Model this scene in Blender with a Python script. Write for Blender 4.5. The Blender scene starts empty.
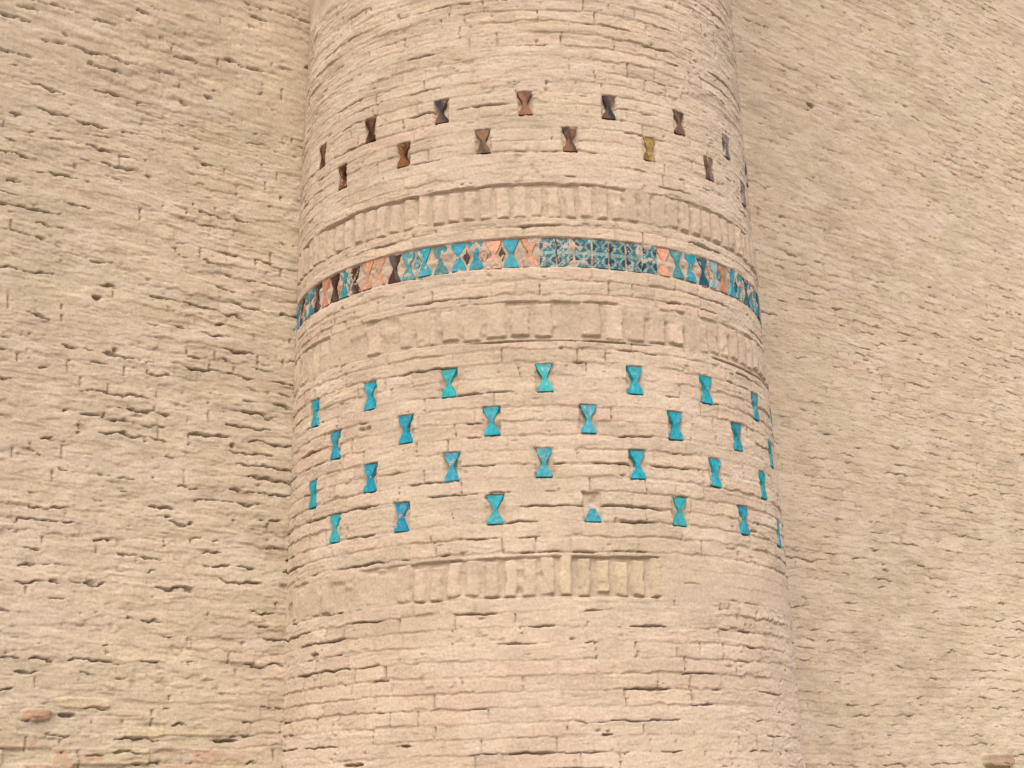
import bpy, math, numpy as np
from mathutils import Matrix, Vector
rng=np.random.RandomState(7)
EYE=1.6
F=1593.9; PITCH=0.2651; ROLL=0.0243
TX,TY=0.084,7.3
TH=math.radians(40)
WP=(-1.0,7.010)           # wall passes through this plan point
BAT=.064
f32=np.float32
def srgb(r,g,b):
    f=lambda c:(c/255/12.92 if c/255<=.04045 else ((c/255+.055)/1.055)**2.4)
    return np.array([f(r),f(g),f(b)])
# ---------------- noise ----------------
def ihash(ix,iy,seed):
    h=(ix.astype(np.uint32)*np.uint32(374761393)+iy.astype(np.uint32)*np.uint32(668265263)+np.uint32((seed*1442695041)&0xffffffff))
    h=(h^(h>>np.uint32(13)))*np.uint32(1274126177)
    h=(h^(h>>np.uint32(15)))*np.uint32(2246822519)
    h=h^(h>>np.uint32(16))
    return (h&np.uint32(0xffffff)).astype(f32)*f32(1/float(0xffffff))
def vn(x,y,seed=0):
    x=np.asarray(x,f32)+f32(1000);y=np.asarray(y,f32)+f32(1000)
    x0=np.floor(x);y0=np.floor(y);fx=(x-x0);fy=(y-y0)
    fx=fx*fx*(3-2*fx);fy=fy*fy*(3-2*fy)
    x0=x0.astype(np.int32);y0=y0.astype(np.int32)
    a=ihash(x0,y0,seed);b=ihash(x0+1,y0,seed);c=ihash(x0,y0+1,seed);d=ihash(x0+1,y0+1,seed)
    a=a+(b-a)*fx;c=c+(d-c)*fx
    return a+(c-a)*fy
def fbm(x,y,o=3,seed=0):
    t=0;a=1;n=0
    for i in range(o):
        t=t+f32(a)*vn(x*2**i+i*17.3,y*2**i+i*9.1,seed+i*31);n+=a;a*=.55
    return t*f32(1/n)
def ss(a,b,x):
    t=np.clip((x-a)/(b-a),0,1);return t*t*(3-2*t)
def i32(a): return np.asarray(a).astype(np.int32)
# ---------------- masonry height and colour ----------------
def masonry(s,z,v,h,P,seed,calm=0):
    """calm: 0..1 array, how much flatter / more mud-washed the surface is"""
    vw=v+P['wave']*(fbm(s*1.1,z*5,3,seed)-.5)+P['rag']*(fbm(s*18,z*24,3,seed+5)-.5)
    ci=np.floor(vw);t=vw-ci
    L=P['L'];cii=i32(ci)
    u=s/L+ihash(cii,cii*0+3,seed+1)+ci*.5
    u=u+.35*(vn(u*1.0,ci*3.7,seed+2)-.5)+.05*(fbm(s*25,z*25,2,seed+6)-.5)
    k=np.floor(u);tu=u-k
    half=ihash(cii,i32(k),seed+3)>.62
    tu2=np.where(half,(tu*2)%1,tu);LL=np.where(half,L/2,L)
    kk=i32(k*2+np.where(half,np.floor(tu*2),0))
    r1=ihash(cii,kk,seed+11);r2=ihash(cii,kk,seed+12);r3=ihash(cii,kk,seed+13)
    dz=np.minimum(t,1-t)*h; ds=np.minimum(tu2,1-tu2)*LL
    chip=.013*(fbm(s*38,z*52,3,seed+8)-.5)
    d=np.minimum(dz,ds*1.1)+chip
    smear=ss(.42,.60,fbm(s*1.9,z*4.2,5,seed+20)+P['smear'])
    joint=1-ss(.0022,.0070,d)
    face=((r1-.5)*P['off']+(.5-t)*P['saw']*(.3+1.4*r2))*(1-.5*smear)
    H=face*(1-joint)+joint*(-P['jd']*(1-.8*smear))
    pl=fbm(s*3.3,z*16,4,seed+30)
    H=H+P['plate']*(ss(.48,.52,pl)-.5)+P['plate']*.7*(ss(.5,.54,fbm(s*9,z*34,3,seed+33))-.5)
    H=H*(1-.2*calm)
    H=H+P['rough']*(fbm(s*16,z*26,4,seed+36)-.5)*2+P['fine']*(vn(s*95,z*120,seed+37)-.5)*2
    H=H+.02*(fbm(s*.8,z*.8,2,seed+40)-.5)
    bi=np.round(vw);bd=np.abs(vw-bi)*h
    n=fbm(s*P['cf'],bi*5.37,3,seed+50)+.28*(fbm(s*.6,z*1.3,2,seed+51)-.5)
    w=np.clip(n-P['cth'],0,.22)/.22
    w=w*(.1+1.3*vn(s*42,bi*2.1,seed+53))*(1-.35*calm)
    wc=w*P['cw']
    cre=(1-ss(wc*.55,wc+.0016,bd))*ss(.04,.18,w)
    hb=ihash(cii,kk,seed+55)
    wv=np.where(hb>P['pth'],.004,0.)*vn(s*30,z*60,seed+56)*1.4
    cre2=(1-ss(wv*.5,wv+.002,ds))*(hb>P['pth'])*.7
    C=np.maximum(cre,cre2)
    H=H-C*P['cd']*(1-.3*calm)
    pit=ss(.80,.92,vn(s*44,z*52,seed+60)*.75+.25*vn(s*7,z*9,seed+61))
    H=H-pit*.006
    hole=ss(.90,.95,vn(s*17,z*23,seed+63)*.8+.2*vn(s*50,z*60,seed+64))
    H=H-hole*.014
    base=P['base'];mort=P['mort']
    br=base[None,:]*(1+ (r3[...,None]-.5)*.17)
    pk=ss(.55,1,ihash(cii,kk,seed+70))*P['pink']
    br=br*(1-pk[...,None])+P['pinkc']*pk[...,None]
    ye=ss(.8,1,ihash(cii,kk,seed+71))*P['yel']
    br=br*(1-ye[...,None])+P['yelc']*ye[...,None]
    sm=(smear*.5)[...,None]
    col=br*(1-sm)+mort*sm
    jt=(joint*(.7-.5*smear))[...,None]
    col=col*(1-jt)+P['jc']*jt
    big=fbm(s*.9,z*1.1,3,seed+80)
    col=col*(.92+.16*big[...,None])
    sp=fbm(s*14,z*30,4,seed+81)
    col=col*(.87+.26*sp[...,None])
    pw=ss(.53,.68,fbm(s*5,z*11,4,seed+85))[...,None]*.48
    col=col*(1-pw)+np.array([.60,.485,.38])*pw
    gy=ss(.5,.72,fbm(s*2.3,z*3.5,3,seed+83))[...,None]*.6
    col=col*(1-gy)+col*np.array([.96,.99,.96])*gy
    col=col*(1-.25*C[...,None])*(1-.15*pit[...,None])
    return H,col.astype(f32)
def grid_mesh(name,X,Y,Z,col):
    nr,nc=X.shape
    me=bpy.data.meshes.new(name)
    co=np.stack([X,Y,Z],-1).reshape(-1,3).astype(f32)
    me.vertices.add(nr*nc);me.vertices.foreach_set('co',co.ravel())
    idx=np.arange(nr*nc,dtype=np.int32).reshape(nr,nc)
    q=np.stack([idx[:-1,:-1],idx[:-1,1:],idx[1:,1:],idx[1:,:-1]],-1).reshape(-1,4)
    nf=len(q)
    me.loops.add(nf*4);me.loops.foreach_set('vertex_index',q.ravel())
    me.polygons.add(nf);me.polygons.foreach_set('loop_start',np.arange(0,nf*4,4,dtype=np.int32))
    me.polygons.foreach_set('loop_total',np.full(nf,4,np.int32))
    me.polygons.foreach_set('use_smooth',np.ones(nf,bool))
    me.update(calc_edges=True)
    at=me.color_attributes.new('Col','FLOAT_COLOR','POINT')
    c4=np.ones((nr*nc,4),f32);c4[:,:3]=np.clip(col.reshape(-1,3)*np.array([.975,1.0,1.02]),0,1)
    at.data.foreach_set('color',c4.ravel())
    ob=bpy.data.objects.new(name,me);bpy.context.scene.collection.objects.link(ob)
    return ob
# ---------------- materials ----------------
def mud_mat():
    m=bpy.data.materials.new('weathered_brick');m.use_nodes=True
    N=m.node_tree.nodes;Lk=m.node_tree.links
    N.remove(N['Principled BSDF'])
    b=N.new('ShaderNodeBsdfDiffuse');b.inputs['Roughness'].default_value=.6
    Lk.new(b.outputs[0],N['Material Output'].inputs['Surface'])
    tc=N.new('ShaderNodeTexCoord');at=N.new('ShaderNodeAttribute');at.attribute_name='Col'
    n1=N.new('ShaderNodeTexNoise');n1.inputs['Scale'].default_value=85;n1.inputs['Detail'].default_value=3;n1.inputs['Roughness'].default_value=.75
    Lk.new(tc.outputs['Object'],n1.inputs['Vector'])
    r1=N.new('ShaderNodeMapRange');r1.inputs[1].default_value=.3;r1.inputs[2].default_value=.7;r1.inputs[3].default_value=.84;r1.inputs[4].default_value=1.15
    Lk.new(n1.outputs['Fac'],r1.inputs[0])
    vm=N.new('ShaderNodeVectorMath');vm.operation='SCALE';Lk.new(at.outputs['Color'],vm.inputs[0]);Lk.new(r1.outputs[0],vm.inputs['Scale'])
    Lk.new(vm.outputs[0],b.inputs['Color'])
    bp=N.new('ShaderNodeBump');bp.inputs['Strength'].default_value=.5;bp.inputs['Distance'].default_value=.004
    Lk.new(n1.outputs['Fac'],bp.inputs['Height']);Lk.new(bp.outputs[0],b.inputs['Normal'])
    return m
def glaze_mat():
    m=bpy.data.materials.new('turquoise_glaze');m.use_nodes=True
    N=m.node_tree.nodes;Lk=m.node_tree.links
    b=N['Principled BSDF'];b.inputs['Specular IOR Level'].default_value=.2
    tc=N.new('ShaderNodeTexCoord');at=N.new('ShaderNodeAttribute');at.attribute_name='Col'
    n1=N.new('ShaderNodeTexNoise');n1.inputs['Scale'].default_value=60;n1.inputs['Detail'].default_value=5;n1.inputs['Roughness'].default_value=.7
    n3=N.new('ShaderNodeTexNoise');n3.inputs['Scale'].default_value=34;n3.inputs['Detail'].default_value=6;n3.inputs['Roughness'].default_value=.75
    for n in(n1,n3):Lk.new(tc.outputs['Object'],n.inputs['Vector'])
    r1=N.new('ShaderNodeMapRange');r1.inputs[1].default_value=.3;r1.inputs[2].default_value=.7;r1.inputs[3].default_value=.65;r1.inputs[4].default_value=1.35
    Lk.new(n1.outputs['Fac'],r1.inputs[0])
    vm=N.new('ShaderNodeVectorMath');vm.operation='SCALE';Lk.new(at.outputs['Color'],vm.inputs[0]);Lk.new(r1.outputs[0],vm.inputs['Scale'])
    add=N.new('ShaderNodeMath');add.operation='ADD';Lk.new(n3.outputs['Fac'],add.inputs[0]);Lk.new(at.outputs['Alpha'],add.inputs[1])
    cr=N.new('ShaderNodeValToRGB');cr.color_ramp.elements[0].position=.57;cr.color_ramp.elements[1].position=.64
    Lk.new(add.outputs[0],cr.inputs[0])
    mx=N.new('ShaderNodeMix');mx.data_type='RGBA';Lk.new(cr.outputs['Color'],mx.inputs['Factor'])
    Lk.new(vm.outputs[0],mx.inputs['A']);mx.inputs['B'].default_value=(.47,.365,.27,1)
    Lk.new(mx.outputs['Result'],b.inputs['Base Color'])
    rr=N.new('ShaderNodeMapRange');rr.inputs[3].default_value=.5;rr.inputs[4].default_value=.9
    Lk.new(cr.outputs['Color'],rr.inputs[0]);Lk.new(rr.outputs[0],b.inputs['Roughness'])
    bp=N.new('ShaderNodeBump');bp.inputs['Strength'].default_value=.4;bp.inputs['Distance'].default_value=.002
    Lk.new(n1.outputs['Fac'],bp.inputs['Height']);Lk.new(bp.outputs[0],b.inputs['Normal'])
    return m
MUD=mud_mat();GLZ=glaze_mat()
PT=dict(wave=.32,rag=.30,L=.255,smear=.025,off=.0045,saw=.0018,jd=.0042,plate=.0022,rough=.0024,fine=.0010,cth=.59,cf=4.6,cw=.0055,cd=.018,pth=.80,
   base=np.array([.51,.392,.29]),mort=np.array([.55,.44,.335]),pink=.75,pinkc=np.array([.545,.397,.305]),yel=.3,yelc=np.array([.515,.41,.275]),jc=np.array([.43,.32,.23]))
PW=dict(PT);PW.update(wave=.9,rag=.70,L=.25,smear=.05,off=.0045,saw=.0026,jd=.0038,plate=.0038,rough=.0040,fine=.0016,cth=.580,cf=7.5,cw=.0066,cd=.019,pth=.90,
   base=np.array([.50,.390,.28]),mort=np.array([.535,.427,.312]),pink=.35,yel=.5)
# ---------------- tower ----------------
ZA,ZB,ZN,ZC,ZD,ZE,ZF=2.9203,2.7534,2.2419,1.7047,1.5280,1.3500,1.1700
HC=.0592
def Rz(z): return 1.1275-.0303*(z-1.5)
def vmap(z):
    return np.where(z<2.37,30+(z-ZC)/HC,50+(z-ZB)/.0556)
tiles=[]
T=srgb(48,165,185)*.78
def tq():
    return T*np.array([rng.uniform(.6,1.8),rng.uniform(.85,1.15),rng.uniform(.88,1.08)])*rng.uniform(.85,1.1)
for z,p0 in((ZC,2.0),(ZE,2.0),(ZD,11.2),(ZF,11.2)):
    for k in range(-5,6):
        ph=p0+19.6*k
        if -62<ph<125: tiles.append([ph+rng.uniform(-.5,.5),z+rng.uniform(-.003,.003),'h',tq(),.066,.117])
for t in tiles:
    if abs(t[1]-ZF)<.01 and abs(t[0]-11.2)<2: t[2]='broken'
cA=[(110,74,50),(84,50,38),(80,64,64),(138,88,66),(78,68,70),(118,92,84),(158,148,150),(148,140,142),(130,110,100)]
cB=[(100,62,38),(128,82,44),(124,92,64),(110,76,52),(176,146,82),(138,116,108),(155,145,146),(150,130,120),(100,90,90)]
for k,c in zip(range(-3,6),cA): tiles.append([0+19.4*k,ZA,'h',srgb(*c)*.75,.062,.108])
for k,c in zip(range(-3,6),cB): tiles.append([9.8+19.4*k,ZB,'h',srgb(*c)*.75,.062,.108])
seq={-20:'G',-19:'T',-18:'K',-17:'G',-16:'T',-15:'K',-14:'P',-13:'K',-12:'T',-11:'K',-10:'P',-9:'P',-8:'K',-7:'G',-6:'T',-5:'G',-4:'T',-3:'T',-2:'P',-1:'T',0:'P',
 1:'D',2:'D',3:'D',4:'D',5:'D',6:'D',7:'D',8:'P',9:'G',10:'T',11:'K2',12:'W',13:'P',14:'T',15:'G',16:'K2',17:'T',18:'G',19:'K2',20:'T',21:'P',22:'G'}
bc={'T':srgb(50,150,168)*.75,'G':srgb(85,148,150)*.75,'K':srgb(88,54,48)*.75,'P':srgb(220,158,126)*.75,'K2':srgb(42,86,104)*.75,'W':srgb(170,200,198)*.75}
for k in range(-22,30):
    c=seq.get(k,rng.choice(['G','T','K2','P']))
    if c=='D': tiles.append([k*3.9+rng.uniform(-.15,.15),ZN+rng.uniform(-.002,.002),'D',None,.069,.126])
    else:
        tiles.append([k*3.9+rng.uniform(-.2,.2),ZN+rng.uniform(-.003,.003),'hb',bc[c]*rng.uniform(.8,1.2),.067,.124])
        if seq.get(k+1,'P')!='D' and rng.rand()<.45:
            c2=rng.choice(['K2','P','P','G','K','T']) if c!='P' else rng.choice(['P','P','K'])
            tiles.append([(k+.5)*3.9,ZN,'fill',bc[c2]*rng.uniform(.7,1.0),.034,.068])
phd=np.radians(np.concatenate([np.linspace(-180,-82,36),np.linspace(-81.7,86,580),np.linspace(87,179.9,50)]))
zz=np.concatenate([np.linspace(-1.62,.05,50,endpoint=False),np.arange(.05,3.70,.0033),np.linspace(3.71,8.6,110)])
PH,Z=[a.astype(f32) for a in np.meshgrid(phd,zz)]
S=PH*f32(1.105)
V=vmap(Z)
H,COL=masonry(S,Z,V,.058,PT,101)
phdeg=np.degrees(PH)
up=ss(2.95,3.2,Z+.15*fbm(S*2,Z*2,2,5))
H+=up*.009*(fbm(S*4,Z*15,4,900)-.5)*2
low=1-ss(.55,.8,Z)
COL=COL*(1-low[...,None]*.2)+np.array([.55,.395,.305])*low[...,None]*.2
def soldier(z0,z1,pitch,p0,p1,seed,raise_,col,keep,gapw=.02,erode=.5,base=-.012):
    """row of upright bricks; erode 0..1 = share flushed with mud"""
    global H,COL
    zed=.006*(fbm(S*20,Z*20,2,seed+1)-.5)*2
    m=ss(z0-.002,z0+.003,Z+zed)*(1-ss(z1-.003,z1+.002,Z+zed))
    pn=phdeg+1.2*(fbm(S*20,Z*20,2,seed+21)-.5)
    m=m*ss(p0-.3,p0+.3,pn)*(1-ss(p1-.3,p1+.3,pn))
    u=(S+.010*(fbm(S*6,Z*9,2,seed+2)-.5)*2)/pitch
    k=np.floor(u);tu=u-k;ki=i32(k)
    r=ihash(ki,ki*0,seed+3);rw=ihash(ki,ki*0,seed+13)
    nn_=fbm(S*34,Z*26,3,seed+9)-.5
    d=np.minimum(tu,1-tu)*pitch+.013*nn_-.005*(rw-.5)
    kp=(r<keep)
    inset=np.minimum(Z-z0-.016*ihash(ki,ki*0,seed+15),z1-Z-.022*ihash(ki,ki*0,seed+16))+.012*(fbm(S*30,Z*30,2,seed+8)-.5)
    bm=ss(gapw*.5-.0025,gapw*.5+.004,d)*ss(0,.006,inset)*kp
    er=ss(erode-.09,erode+.09,fbm(S*4.5,Z*8,4,seed+4))
    rough=.0035*(fbm(S*28,Z*34,4,seed+6)-.5)*2
    pat=base+bm*(raise_-base+.005*(r-.5))
    pat=pat-.005*ss(.52,.68,fbm(S*14,Z*14,3,seed+18))*bm
    h2=pat*er+(1-er)*(.001+.5*pat*.3)+rough
    H=H*(1-m)+h2*m
    r4=ihash(ki,ki*0,seed+7)[...,None]
    c2=col*(.93+.14*r4)
    b3=(bm*er)[...,None]
    cc=c2*b3+np.array([.485,.375,.275])*(1-b3)
    cc=cc*(.88+.24*fbm(S*14,Z*14,4,seed+5)[...,None])
    COL=COL*(1-m[...,None])+cc*m[...,None]
CR=np.array([.53,.405,.305])
soldier(2.395,2.55,.0705,-88,120,201,.002,CR,1.0,.021,.37,-.014)
m=ss(ZN-.069,ZN-.064,Z+.004*(fbm(S*20,Z*20,2,76)-.5))*(1-ss(ZN+.064,ZN+.069,Z+.004*(fbm(S*20,Z*20,2,75)-.5)))
bn=fbm(S*30,Z*30,3,77)
H=H*(1-m)+(-.009+.013*(bn-.5)*2)*m
COL=COL*(1-m[...,None])+np.array([.47,.36,.27])*m[...,None]*(.85+.3*fbm(S*20,Z*20,3,78)[...,None])
soldier(1.868,2.03,.083,-88,-22,301,.002,CR,.85,.020,.49,-.011)
soldier(1.868,2.03,.098,-22,36,311,.003,CR,.9,.024,.41,-.015)
soldier(1.868,2.03,.075,36,88,321,.002,CR,.85,.020,.52,-.011)
m=np.exp(-((Z-1.858-.006*(fbm(S*3,Z*0,3,340)-.5)*2)/.0035)**2)*ss(.35,.5,fbm(S*3,Z*0+3,3,341))*ss(-25,-15,phdeg)
H-=m*.02;COL*=(1-.3*m[...,None])
soldier(.815,.975,.0715,-88,-26,391,.002,CR,.8,.020,.49,-.012)
soldier(.815,.975,.0715,-26,3,401,.003,np.array([.53,.41,.305]),1.0,.023,.36,-.018)
soldier(.815,.975,.0715,3,24.6,405,.003,np.array([.535,.42,.285]),1.0,.023,.30,-.018)
m=(ss(.80,.815,Z)*(1-ss(.975,.99,Z)))*ss(24.8,25.4,phdeg)
h2=.008*(fbm(S*7,Z*9,4,411)-.45)+.005*(fbm(S*28,Z*34,4,418)-.5)
H=H*(1-m*.7)+h2*m*.7
COL=COL*(1-.6*m[...,None])+np.array([.51,.395,.295])*.6*m[...,None]*(.85+.3*fbm(S*9,Z*12,4,412)[...,None])
for ph,z,kind,c,w,h in tiles:
    if kind in('h','broken'):
        dx=np.abs(PH-math.radians(ph))*1.105
        m_=(dx<.06)&(np.abs(Z-z)<.09)
        if not m_.any(): continue
        sd_=int(abs(ph*3+z*100))+500
        nz=.0045*(fbm(S[m_]*60,Z[m_]*60,2,sd_)-.5)*2
        mx=(1-ss(w/2+.001,w/2+.006,dx[m_]+nz))*(1-ss(h/2+.001,h/2+.006,np.abs(Z[m_]-z)+nz))
        dep=-.018+.030*(fbm(S[m_]*30,Z[m_]*26,2,sd_+100)-.45)
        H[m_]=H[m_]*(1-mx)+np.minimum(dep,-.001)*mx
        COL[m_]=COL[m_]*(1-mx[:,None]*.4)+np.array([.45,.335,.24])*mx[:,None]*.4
for ph,z,a,b in((-53.5,.66,.030,.012),(-27,.27,.035,.006),(-40,.21,.05,.008),(12,.29,.02,.005)):
    dd=((PH-math.radians(ph))*1.12/a)**2+((Z-z)/b)**2+(fbm(S*40,Z*70,3,int(a*9000))-.5)*3.2
    m=1-ss(.4,1.2,dd);m*=(np.abs(Z-z)<b*3)&(np.abs(PH-math.radians(ph))*1.12<a*2.2);H-=m*.024;COL*=(1-.3*m[...,None])
RR=Rz(Z)+H
X=TX+RR*np.sin(PH);Y=TY-RR*np.cos(PH)
tower=bpy.data.objects.new('round_brick_tower',None);bpy.context.scene.collection.objects.link(tower)
shaft=grid_mesh('shaft',X,Y,Z+EYE,COL);shaft.data.materials.append(MUD);shaft.parent=tower
# ---------------- tiles ----------------
vs=[];fs=[];cs=[];al=[]
def prof(t,waist):
    a=abs(t-.5)*2
    return waist+(1-waist)*min(max((a-.10)/.72,0),1)**.9
for (ph,z,kind,c,w,h) in tiles:
    a=math.radians(ph);R=Rz(z)
    n=np.array([math.sin(a),-math.cos(a),0]);tx=np.array([math.cos(a),math.sin(a),0]);up_=np.array([0,0,1.])-n*.03
    tilt=rng.uniform(-.05,.05);rot=rng.uniform(-.05,.05)
    NR,NC=(13,9) if kind!='D' else (29,15)
    b0=len(vs);tt=np.linspace(0,1,NR)
    wob=rng.uniform(-.0022,.0022,(NR,2))
    top=.47 if kind=='broken' else 1.0
    wst=rng.uniform(.26,.40)
    ph2=rng.uniform(0,6.28)
    dust=rng.uniform(-.07,.01) if kind in('h','broken') else rng.uniform(-.07,.055)
    for i,t0 in enumerate(tt):
        t=t0*top
        if kind=='D': pf=.985
        elif kind=='fill': pf=max(.06,1-abs(t-.5)*2)
        else: pf=prof(t,wst if kind!='hb' else .28)
        hw=w/2*pf
        for j in range(NC):
            q=j/(NC-1)*2-1
            x=q*hw+(wob[i,0] if j==0 else wob[i,1] if j==NC-1 else 0)
            y=(t-.5)*h
            edge=(i in(0,NR-1)) or (j in(0,NC-1))
            d=(-.018 if edge else .0005+rng.uniform(-.0005,.0005))
            if not edge:
                if i==1:y=-.5*h+.002
                if i==NR-2:y=(top-.5)*h-.002
                if j==1:x=-hw+.002
                if j==NC-2:x=hw-.002
            if kind in('hb','D'): d-=.004
            if kind=='fill': d-=.0065
            xr=x*math.cos(rot)-y*math.sin(rot);yr=x*math.sin(rot)+y*math.cos(rot)
            vs.append(np.array([TX,TY,z+EYE])+n*(R+d+tilt*x)+tx*xr+up_*yr)
            if kind=='D':
                yy=(t*2)%1;aa=abs(yy-.5)*2
                inside=abs(q)<(.2+.75*aa)
                line=abs(abs(q)-(.2+.75*aa))<.13 or abs(t-.5)<.04
                col=srgb(40,76,90) if not line else srgb(130,163,158)
                if inside and not line: col=srgb(50,110,124)
                if rng.rand()<.10: col=srgb(175,155,130)
                col=col*.75*rng.uniform(.6,1.25)
            else:
                aa=abs(t-.5)*2
                col=c*rng.uniform(.88,1.12)
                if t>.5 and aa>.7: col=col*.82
                if aa<.2: col=col*.85
                sv=math.sin(ph2+q*2+t*4)
                if z>2.5:
                    if sv>.2: col=col*.65+srgb(158,108,60)*.25
                    elif sv<-.6: col=col*.5
                elif sv>.55: col=col*.75+srgb(150,190,190)*.1
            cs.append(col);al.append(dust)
    for i in range(NR-1):
        for j in range(NC-1):
            fs.append((b0+i*NC+j,b0+i*NC+j+1,b0+(i+1)*NC+j+1,b0+(i+1)*NC+j))
me=bpy.data.meshes.new('glazed_tiles');me.from_pydata([tuple(v) for v in vs],[],fs);me.update()
at=me.color_attributes.new('Col','FLOAT_COLOR','POINT')
c4=np.ones((len(vs),4),f32);c4[:,:3]=np.clip(np.array(cs),0,1);c4[:,3]=al;at.data.foreach_set('color',c4.ravel())
gt=bpy.data.objects.new('glazed_tiles',me);bpy.context.scene.collection.objects.link(gt);gt.parent=tower;me.materials.append(GLZ)
# ---------------- wall ----------------
s1=[];s=-1.6
while s<6.9:
    s1.append(s);y=WP[1]+s*math.sin(TH)
    s+=(.0077*y/6.0 if not .15<s<1.35 else .05)
ssx=np.concatenate([np.linspace(-6.5,-1.65,80),np.array(s1),np.linspace(6.95,16,90)])
zz=np.concatenate([np.linspace(-1.62,0,40,endpoint=False),np.arange(0,3.2,.0043),np.arange(3.2,7.2,.0066),np.linspace(7.22,8.6,40)])
S,Z=[a.astype(f32) for a in np.meshgrid(ssx,zz)]
V=Z/f32(.0585)
H,COL=masonry(S,Z,V,.0585,PW,777,ss(.5,1.5,S))
low=(1-ss(.30,.55,Z+.35*(fbm(S*2,Z*2,3,12)-.5)))*(1-ss(-.5,-.1,S))
r=ihash(i32(np.floor(V)),i32(np.floor(S/.2+np.floor(V)*.37)),99)
ce=np.where((r>.88)[...,None],np.array([.48,.31,.205]),np.where((r>.66)[...,None],np.array([.52,.415,.27]),np.array([.48,.365,.265])))
mixf=(low*.7*ss(.4,.6,r))[...,None]*ss(.36,.5,fbm(S*14,Z*30,3,444))[...,None]
COL=COL*(1-mixf)+ce*mixf
H+=low*(r-.5)*.016
for s0,z0,a,b,dp in((-.95,2.17,.02,.012,.03),(-.86,1.95,.012,.01,.02),(4.15,4.55,.05,.014,.05),(-.35,.33,.06,.008,.03),(-1.05,.42,.04,.009,.025),(-.62,1.25,.015,.008,.02),(-.3,1.6,.012,.012,.02)):
    dd=((S-s0)/a)**2+((Z-z0)/b)**2+(fbm(S*35,Z*60,3,int(abs(s0*99))+600)-.5)*2.8
    m=1-ss(.5,1.2,dd);m*=(np.abs(Z-z0)<b*3)&(np.abs(S-s0)<a*2.2);H-=m*dp;COL*=(1-.3*m[...,None])
for s0,z0,a,b,ou,cc in((5.1,.27,.14,.04,.05,(.38,.26,.185)),(-1.17,.42,.06,.022,.015,(.47,.29,.19)),(-.98,.47,.11,.02,.01,(.54,.43,.28)),(-.72,.36,.09,.02,.008,(.54,.43,.28))):
    dd=(np.abs(S-s0)/a)**4+(np.abs(Z-z0)/b)**4
    m=1-ss(.6,1.2,dd+(fbm(S*20,Z*20,3,3)-.5)*1.2);m*=(dd<3);H+=m*ou;COL=COL*(1-.9*m[...,None])+np.array(cc)*.9*m[...,None]*(.85+.3*fbm(S*30,Z*40,3,31)[...,None])
nx,ny=math.sin(TH),-math.cos(TH)
off=H-BAT*(Z-1.5)
X=WP[0]+S*math.cos(TH)+nx*off;Y=WP[1]+S*math.sin(TH)+ny*off
wall=grid_mesh('brick_wall',X,Y,Z+EYE,COL);wall.data.materials.append(MUD)
# ---------------- ground ----------------
gm=bpy.data.materials.new('sandy_ground');gm.use_nodes=True
N=gm.node_tree.nodes;Lk=gm.node_tree.links;b=N['Principled BSDF'];b.inputs['Roughness'].default_value=.95
nn=N.new('ShaderNodeTexNoise');nn.inputs['Scale'].default_value=1.5;nn.inputs['Detail'].default_value=8
cr=N.new('ShaderNodeValToRGB');cr.color_ramp.elements[0].color=(.34,.275,.21,1);cr.color_ramp.elements[1].color=(.45,.385,.31,1)
cr.color_ramp.elements[0].position=.35;cr.color_ramp.elements[1].position=.65
tc=N.new('ShaderNodeTexCoord');Lk.new(tc.outputs['Object'],nn.inputs['Vector']);Lk.new(nn.outputs['Fac'],cr.inputs[0]);Lk.new(cr.outputs[0],b.inputs['Base Color'])
me=bpy.data.meshes.new('ground');g=600
me.from_pydata([(-g,-g,0),(g,-g,0),(g,g,0),(-g,g,0)],[],[(0,1,2,3)]);me.materials.append(gm)
go=bpy.data.objects.new('ground',me);bpy.context.scene.collection.objects.link(go)
# ---------------- light ----------------
sc=bpy.context.scene
az=math.radians(184);el=math.radians(44)
sd=Vector((math.sin(az)*math.cos(el),math.cos(az)*math.cos(el),math.sin(el)))
w=bpy.data.worlds.new('World');sc.world=w;w.use_nodes=True
bg=w.node_tree.nodes['Background'];sk=w.node_tree.nodes.new('ShaderNodeTexSky');sk.sky_type='NISHITA';sk.sun_disc=False
sk.sun_elevation=el;sk.sun_rotation=az;sk.dust_density=4;sk.air_density=1
w.node_tree.links.new(sk.outputs[0],bg.inputs[0]);bg.inputs[1].default_value=.15
ld=bpy.data.lights.new('sun','SUN');ld.energy=3.0;ld.angle=math.radians(50);ld.color=(1,.96,.92)
lo=bpy.data.objects.new('sun',ld);sc.collection.objects.link(lo);lo.rotation_euler=sd.to_track_quat('Z','Y').to_euler();lo.location=(0,0,20)
# ---------------- camera ----------------
cd=bpy.data.cameras.new('camera');cd.sensor_width=36;cd.lens=F/1024*36;cd.clip_end=3000
cam=bpy.data.objects.new('camera',cd);sc.collection.objects.link(cam)
cam.matrix_world=Matrix.Translation((0,0,EYE))@Matrix.Rotation(math.pi/2+PITCH,4,'X')@Matrix.Rotation(-ROLL,4,'Z')
sc.camera=cam
sc.view_settings.view_transform='Standard';sc.view_settings.look='None';sc.view_settings.exposure=0
